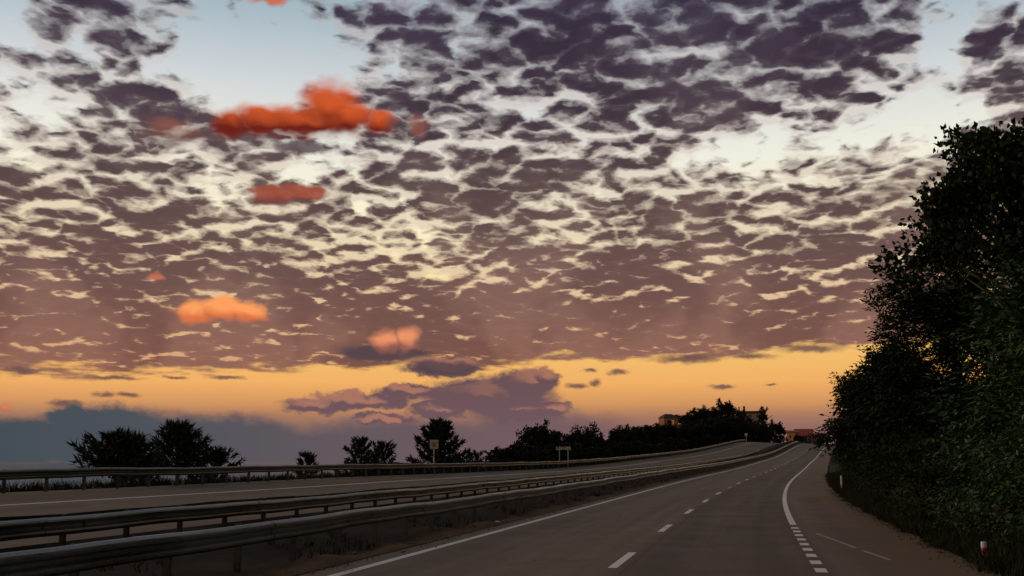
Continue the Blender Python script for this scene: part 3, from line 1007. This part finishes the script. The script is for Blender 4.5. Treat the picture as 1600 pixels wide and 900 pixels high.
HT = [  # plan position on the hill: x, s, top, width, shape, label
    (-24, 402, 19.4, 12, 2, None), (-19.5, 398, 21.0, 9, 0, None), (-17.5, 405, 22.6, 5.0, 1, 'narrow tree standing up on the left side of the hill'),
    (-14, 400, 21.4, 10, 0, None), (-9.3, 398, 24.0, 11, 0, 'highest round tree crowning the hill'), (-4.5, 396, 20.6, 9, 2, None),
    (0.5, 392, 16.8, 9, 2, None), (4.4, 398, 23.0, 3.6, 3, 'slim pointed cypress at the right end of the hill'), (8.6, 396, 16.2, 8, 0, 'round bush-like tree at the right foot of the hill'),
    (-22, 352, 13.4, 11, 0, None), (-15.5, 350, 14.6, 11, 2, None), (-9, 352, 15.4, 11, 0, None), (-3, 354, 15.0, 10, 2, None), (3, 366, 14.6, 9, 0, None),
    (-28, 345, 11.6, 10, 2, None), (-12, 375, 18.0, 11, 0, None), (-18, 372, 17.0, 11, 2, None), (-5, 376, 18.2, 11, 0, None), (20.5, 500, 14.2, 6, 0, 'dark bush between the orange house and the red roof'),
]
for i, (x, s, top, w, shp, lab) in enumerate(HT):
    far_tree('hill_tree', lab or 'dark round tree in the merged grove on the hill', x, s, top, w, shp, i + 40, None if lab else 'grove on the hill')


# ------------------------------------------------------------------ houses on the hill
def house(name, label, x, s, z0, w, d, eave, ridge, wall, roof, rot=0.0, style='gable', chimney=None, wins=(), lit=()):
    root = thing(name, label, 'house', (x, s, z0), rot)
    MB().box(-w / 2, w / 2, -d / 2, d / 2, -3, eave).build('wall', M[wall], root)
    o = .35
    if style == 'gable':      # ridge along x
        rf = MB().poly([(-w / 2 - o, -d / 2 - o, eave), (w / 2 + o, -d / 2 - o, eave), (w / 2 + o, d / 2 + o, eave), (-w / 2 - o, d / 2 + o, eave), (-w / 2 - o, 0, ridge), (w / 2 + o, 0, ridge),
                        (-w / 2 - o, -d / 2 - o, eave + .2), (w / 2 + o, -d / 2 - o, eave + .2), (w / 2 + o, d / 2 + o, eave + .2), (-w / 2 - o, d / 2 + o, eave + .2)],
                       [(0, 3, 2, 1), (0, 1, 7, 6), (2, 3, 9, 8), (6, 7, 5, 4), (8, 9, 4, 5), (0, 6, 4, 9, 3), (1, 2, 8, 5, 7)]).build('roof', M[roof], root)
    elif style == 'hip':
        rf = MB().poly([(-w / 2 - o, -d / 2 - o, eave), (w / 2 + o, -d / 2 - o, eave), (w / 2 + o, d / 2 + o, eave), (-w / 2 - o, d / 2 + o, eave), (-w / 4, 0, ridge), (w / 4, 0, ridge)],
                       [(0, 3, 2, 1), (0, 1, 5, 4), (2, 3, 4, 5), (0, 4, 3), (1, 2, 5)]).build('roof', M[roof], root)
    else:                     # flat slab
        rf = MB().box(-w / 2 - .5, w / 2 + .5, -d / 2 - .5, d / 2 + .5, eave + .002, ridge).build('roof', M[roof], root)
    if chimney:
        for cx, cw, ch in chimney:
            MB().box(cx - cw / 2, cx + cw / 2, -.4, .4, ridge - .6, ridge + ch).box(cx - cw / 2 - .08, cx + cw / 2 + .08, -.48, .48, ridge + ch + .002, ridge + ch + .15).build('chimney', M['roof'], rf)
    for k, (cx, cz, ww, wh) in enumerate(wins):
        y = -d / 2
        f = MB().box(cx - ww / 2 - .1, cx + ww / 2 + .1, y - .06, y + .02, cz + wh / 2, cz + wh / 2 + .1).box(cx - ww / 2 - .1, cx + ww / 2 + .1, y - .1, y + .02, cz - wh / 2 - .1, cz - wh / 2) \
            .box(cx - ww / 2 - .1, cx - ww / 2, y - .06, y + .02, cz - wh / 2 + .002, cz + wh / 2 - .002).box(cx + ww / 2, cx + ww / 2 + .1, y - .06, y + .02, cz - wh / 2 + .002, cz + wh / 2 - .002).build('window', M['pale_metal'], root)
        MB().box(cx - ww / 2, cx + ww / 2, y - .03, y + .01, cz - wh / 2, cz + wh / 2).build('pane', M['sunglow_pane' if k in lit else 'glass'], f)
    return root


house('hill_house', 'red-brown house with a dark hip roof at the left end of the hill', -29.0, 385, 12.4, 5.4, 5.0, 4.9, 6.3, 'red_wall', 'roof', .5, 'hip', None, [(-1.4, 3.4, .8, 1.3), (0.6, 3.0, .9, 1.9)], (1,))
house('hill_house', 'ochre house with a flat dark roof and chimney beside the cypress', -.2, 424, 15.0, 9.0, 7.0, 5.4, 6.1, 'ochre_wall', 'roof', .0, 'flat', [(-2.3, .8, 1.9), (-4.2, .5, 1.6)], [(-2.8, 4.2, 1.0, 1.4), (-.2, 4.2, 1.6, 1.4), (2.7, 4.2, 1.0, 1.4)])
house('hill_house', 'small bright orange house standing just over the road crest', 18.9, 520, 9.0, 5.4, 6.0, 6.2, 7.4, 'orange_wall', 'red_roof', .0, 'gable', None, [(-1.2, 4.4, .9, 1.2), (1.3, 4.4, .9, 1.2)])
house('hill_house', 'house with a big red roof beyond the road crest', 24.6, 534, 9.0, 8.2, 8.0, 5.0, 8.5, 'dark_wall', 'red_roof', .0, 'gable', None, [(-2, 3.6, 1.0, 1.3), (2, 3.6, 1.0, 1.3)])
house('hill_house', 'low dark flat-roofed building at the right end of the crest', 30.6, 526, 9.0, 5.6, 6.0, 5.0, 5.7, 'dark_wall', 'roof', .0, 'flat', [(.6, .5, .9)], [(-1.2, 3.6, 1.0, 1.2), (1.2, 3.6, 1.0, 1.2)])


# ------------------------------------------------------------------ signs, markers, litter
b = at(-22.7, 75.0)
r_ = thing('road_sign', 'pale square sign on a single pole in front of the upswept tree', 'sign', b, math.radians(12))
MB().tube([(0, 0, -.3), (0, 0, 3.2 - b.z)], [.035, .035], 10).build('pole', M['pale_metal'], r_)
pz_ = 2.93 - b.z
pn = MB().box(-.31, .31, -.07, -.045, pz_ - .33, pz_ + .33).build('panel', M['sign_face'], r_)
MB().box(-.17, .17, -.076, -.0715, pz_ - .22, pz_ + .20).build('faded_mark', M['sign_mark'], pn)
b = at(-20.1, 115)
r_ = thing('road_sign', 'long narrow yellowish board on two legs in front of the dark treeline', 'sign', b, math.radians(12))
zt = 3.13 - b.z
for x in (-.44, .5):
    MB().box(x - .05, x + .05, -.04, .04, -.3, zt - .02).build('leg', M['pale_metal'], r_)
MB().box(-.8, .8, -.09, -.045, zt - .18, zt + .18).build('board', M['board'], r_)
b = at(-1.6, 326)
r_ = thing('road_sign', 'small round sign at the far end of the seaward guardrail', 'sign', b, 0)
zt = 9.75 - b.z
MB().tube([(0, 0, -.3), (0, 0, zt)], [.06, .06], 8).build('pole', M['pale_metal'], r_)
MB().tube([(0, -.09, zt), (0, -.06, zt)], [.48, .48], 20).build('disc', M['sign_face'], r_)
b = at(4.6, 398)
r_ = thing('marker_pole', 'thin pale pole in front of the cypress at the far road crest', 'pole', b, 0)
zt = 12.5 - b.z
MB().tube([(0, 0, -.3), (0, 0, zt)], [.09, .09], 8).build('shaft', M['pale_metal'], r_)
MB().tube([(0, 0, zt), (0, 0, zt + .12)], [.11, .07], 8).build('cap', M['pale_metal'], r_)


def delineator(label, b, h, r0, plain=False):
    r_ = thing('marker_post', label, 'marker post', b, .2)
    MB().tube([(0, 0, -.1), (0, 0, h * .30), (0, 0, h * .40)], [r0 * .85, r0 * .92, r0 * .95], 14).build('base', M['olive'], r_, False)
    MB().tube([(0, 0, h * .40), (0, 0, h * .72)], [r0, r0], 14).build('upper_band' if plain else 'red_band', M['white' if plain else 'red'], r_)
    MB().tube([(0, 0, h * .72), (0, 0, h * .96), (0, 0, h)], [r0 * 1.03, r0 * 1.03, r0 * .8], 14).build('white_cap', M['white'], r_)


delineator('short round marker post, white-topped with a red band, beside the near shoulder', at(3.74, 19.5, 0), .34, .046)
delineator('distant slim white marker post where the shoulder meets the dark trees', at(4.62, 60, 0), .80, .055, True)


def litter(label, b, size, seed):
    r = np.random.default_rng(seed)
    me = bpy.data.meshes.new('litter')
    bm = bmesh.new()
    bmesh.ops.create_icosphere(bm, subdivisions=2, radius=1)
    for v in bm.verts:
        k = r.uniform(.6, 1.15)
        v.co = Vector((v.co.x * size * k, v.co.y * size * .7 * k, max(-.02, v.co.z * size * .35 * k) + size * .2))
    bm.to_mesh(me); bm.free()
    o = link('litter', me, M['white'])
    o.location = b
    tag(o, label, 'litter')


litter('crumpled white scrap on the soil beside the near guardrail', pt(29, -6.9, float(z_median(29, -6.9)) + .02), .08, 1)
litter('white scrap in the grass below the marker post at right', at(3.95, 15.6, -.01), .09, 2)
litter('white scrap lying under the dark trees far along the shoulder', at(6.3, 58, -.05), .2, 3)


# ------------------------------------------------------------------ grass and weeds
def tufts(name, label, spots, per, L, W, mat, seed):
    r = np.random.default_rng(seed)
    pos = np.repeat(np.array(spots), per, 0) + r.normal(0, .05, (len(spots) * per, 3)) * np.array([1, 1, 0])
    ax = np.stack([r.normal(0, .45, len(pos)), r.normal(0, .45, len(pos)), np.ones(len(pos))], 1)
    o = link(name, quads_mesh(name, leaves(r, pos, ax, L, W, .5)), M[mat])
    o['kind'] = 'stuff'; o['label'] = label; o['category'] = 'grass'


r = np.random.default_rng(77)
sp = []
for k in range(7000):
    s = 9 + 95 * r.uniform() ** 1.4
    off = 3.6 + abs(r.normal(0, .55 + (.9 if s > 52 else 0))) + .12 * math.sin(s * 1.3) + .07 * math.sin(s * 4.1)
    sp.append((float(RX(s)) + off, s, z_ground(s, off) - .02))
tufts('verge_grass', 'dark grass growing along the right edge of the shoulder', sp, 9, .22, .018, 'grass', 78)
sp = []
for k in range(1500):
    s = 6 + 120 * r.uniform() ** 1.3
    off = r.choice([-7.5, -8.4, -9.8, -11.2]) + r.normal(0, .4)
    if off > -6.9 or off < -12.3 or math.sin(s * .8 + off) < -.2:
        continue
    sp.append((float(RX(s)) + off, s, float(z_median(s, off)) - .02))
tufts('median_weeds', 'dry brown weeds scattered over the median soil', sp, 8, .2, .016, 'weed', 79)
sp = []
for k in range(5000):
    s = 8 + 160 * r.uniform()
    off = -23.3 - 6 * r.uniform() ** 1.4
    sp.append((float(RX(s)) + off, s, z_ground(s, off) - .02))
tufts('seaward_grass', 'dark grass on the slope behind the seaward guardrail', sp, 8, .4, .03, 'grass', 80)


def stones(name, label, spots, size, mat, seed):
    """loose chippings: squashed octahedra of uneven size"""
    r = np.random.default_rng(seed)
    base = np.array([(1, 0, 0), (0, 1, 0), (-1, 0, 0), (0, -1, 0), (0, 0, .6), (0, 0, -.4)])
    fc = np.array([(0, 1, 4), (1, 2, 4), (2, 3, 4), (3, 0, 4), (1, 0, 5), (2, 1, 5), (3, 2, 5), (0, 3, 5)])
    n = len(spots)
    sc = size * r.lognormal(0, .45, (n, 1, 1))
    V = np.array(spots)[:, None] + base[None] * sc * r.uniform(.6, 1.2, (n, 6, 1))
    F = (fc[None] + 6 * np.arange(n)[:, None, None]).reshape(-1, 3)
    me = bpy.data.meshes.new(name)
    me.from_pydata(V.reshape(-1, 3).tolist(), [], F.tolist())
    o = link(name, me, M[mat])
    o['kind'] = 'stuff'; o['label'] = label; o['category'] = 'gravel'


M['stone'] = material('stone', m_two(c4(.07, .055, .042), c4(.17, .135, .10), 9, 3), .9, 0, .1)
sp = []
for k in range(2600):
    s = 8 + 55 * r.uniform() ** 1.3
    off = 3.55 - abs(r.normal(0, .22)) + .25 * r.uniform()
    sp.append((float(RX(s)) + off, s, float(z_near(s, min(off, 3.58))) + .008))
for k in range(2200):
    s = 10 + 50 * r.uniform() ** 1.3
    off = -6.75 + r.normal(0, .22)
    sp.append((float(RX(s)) + off, s, float(z_near(s, -6.6)) + .012))
stones('roadside_gravel', 'loose grey gravel along both edges of the near carriageway', sp, .016, 'stone', 81)
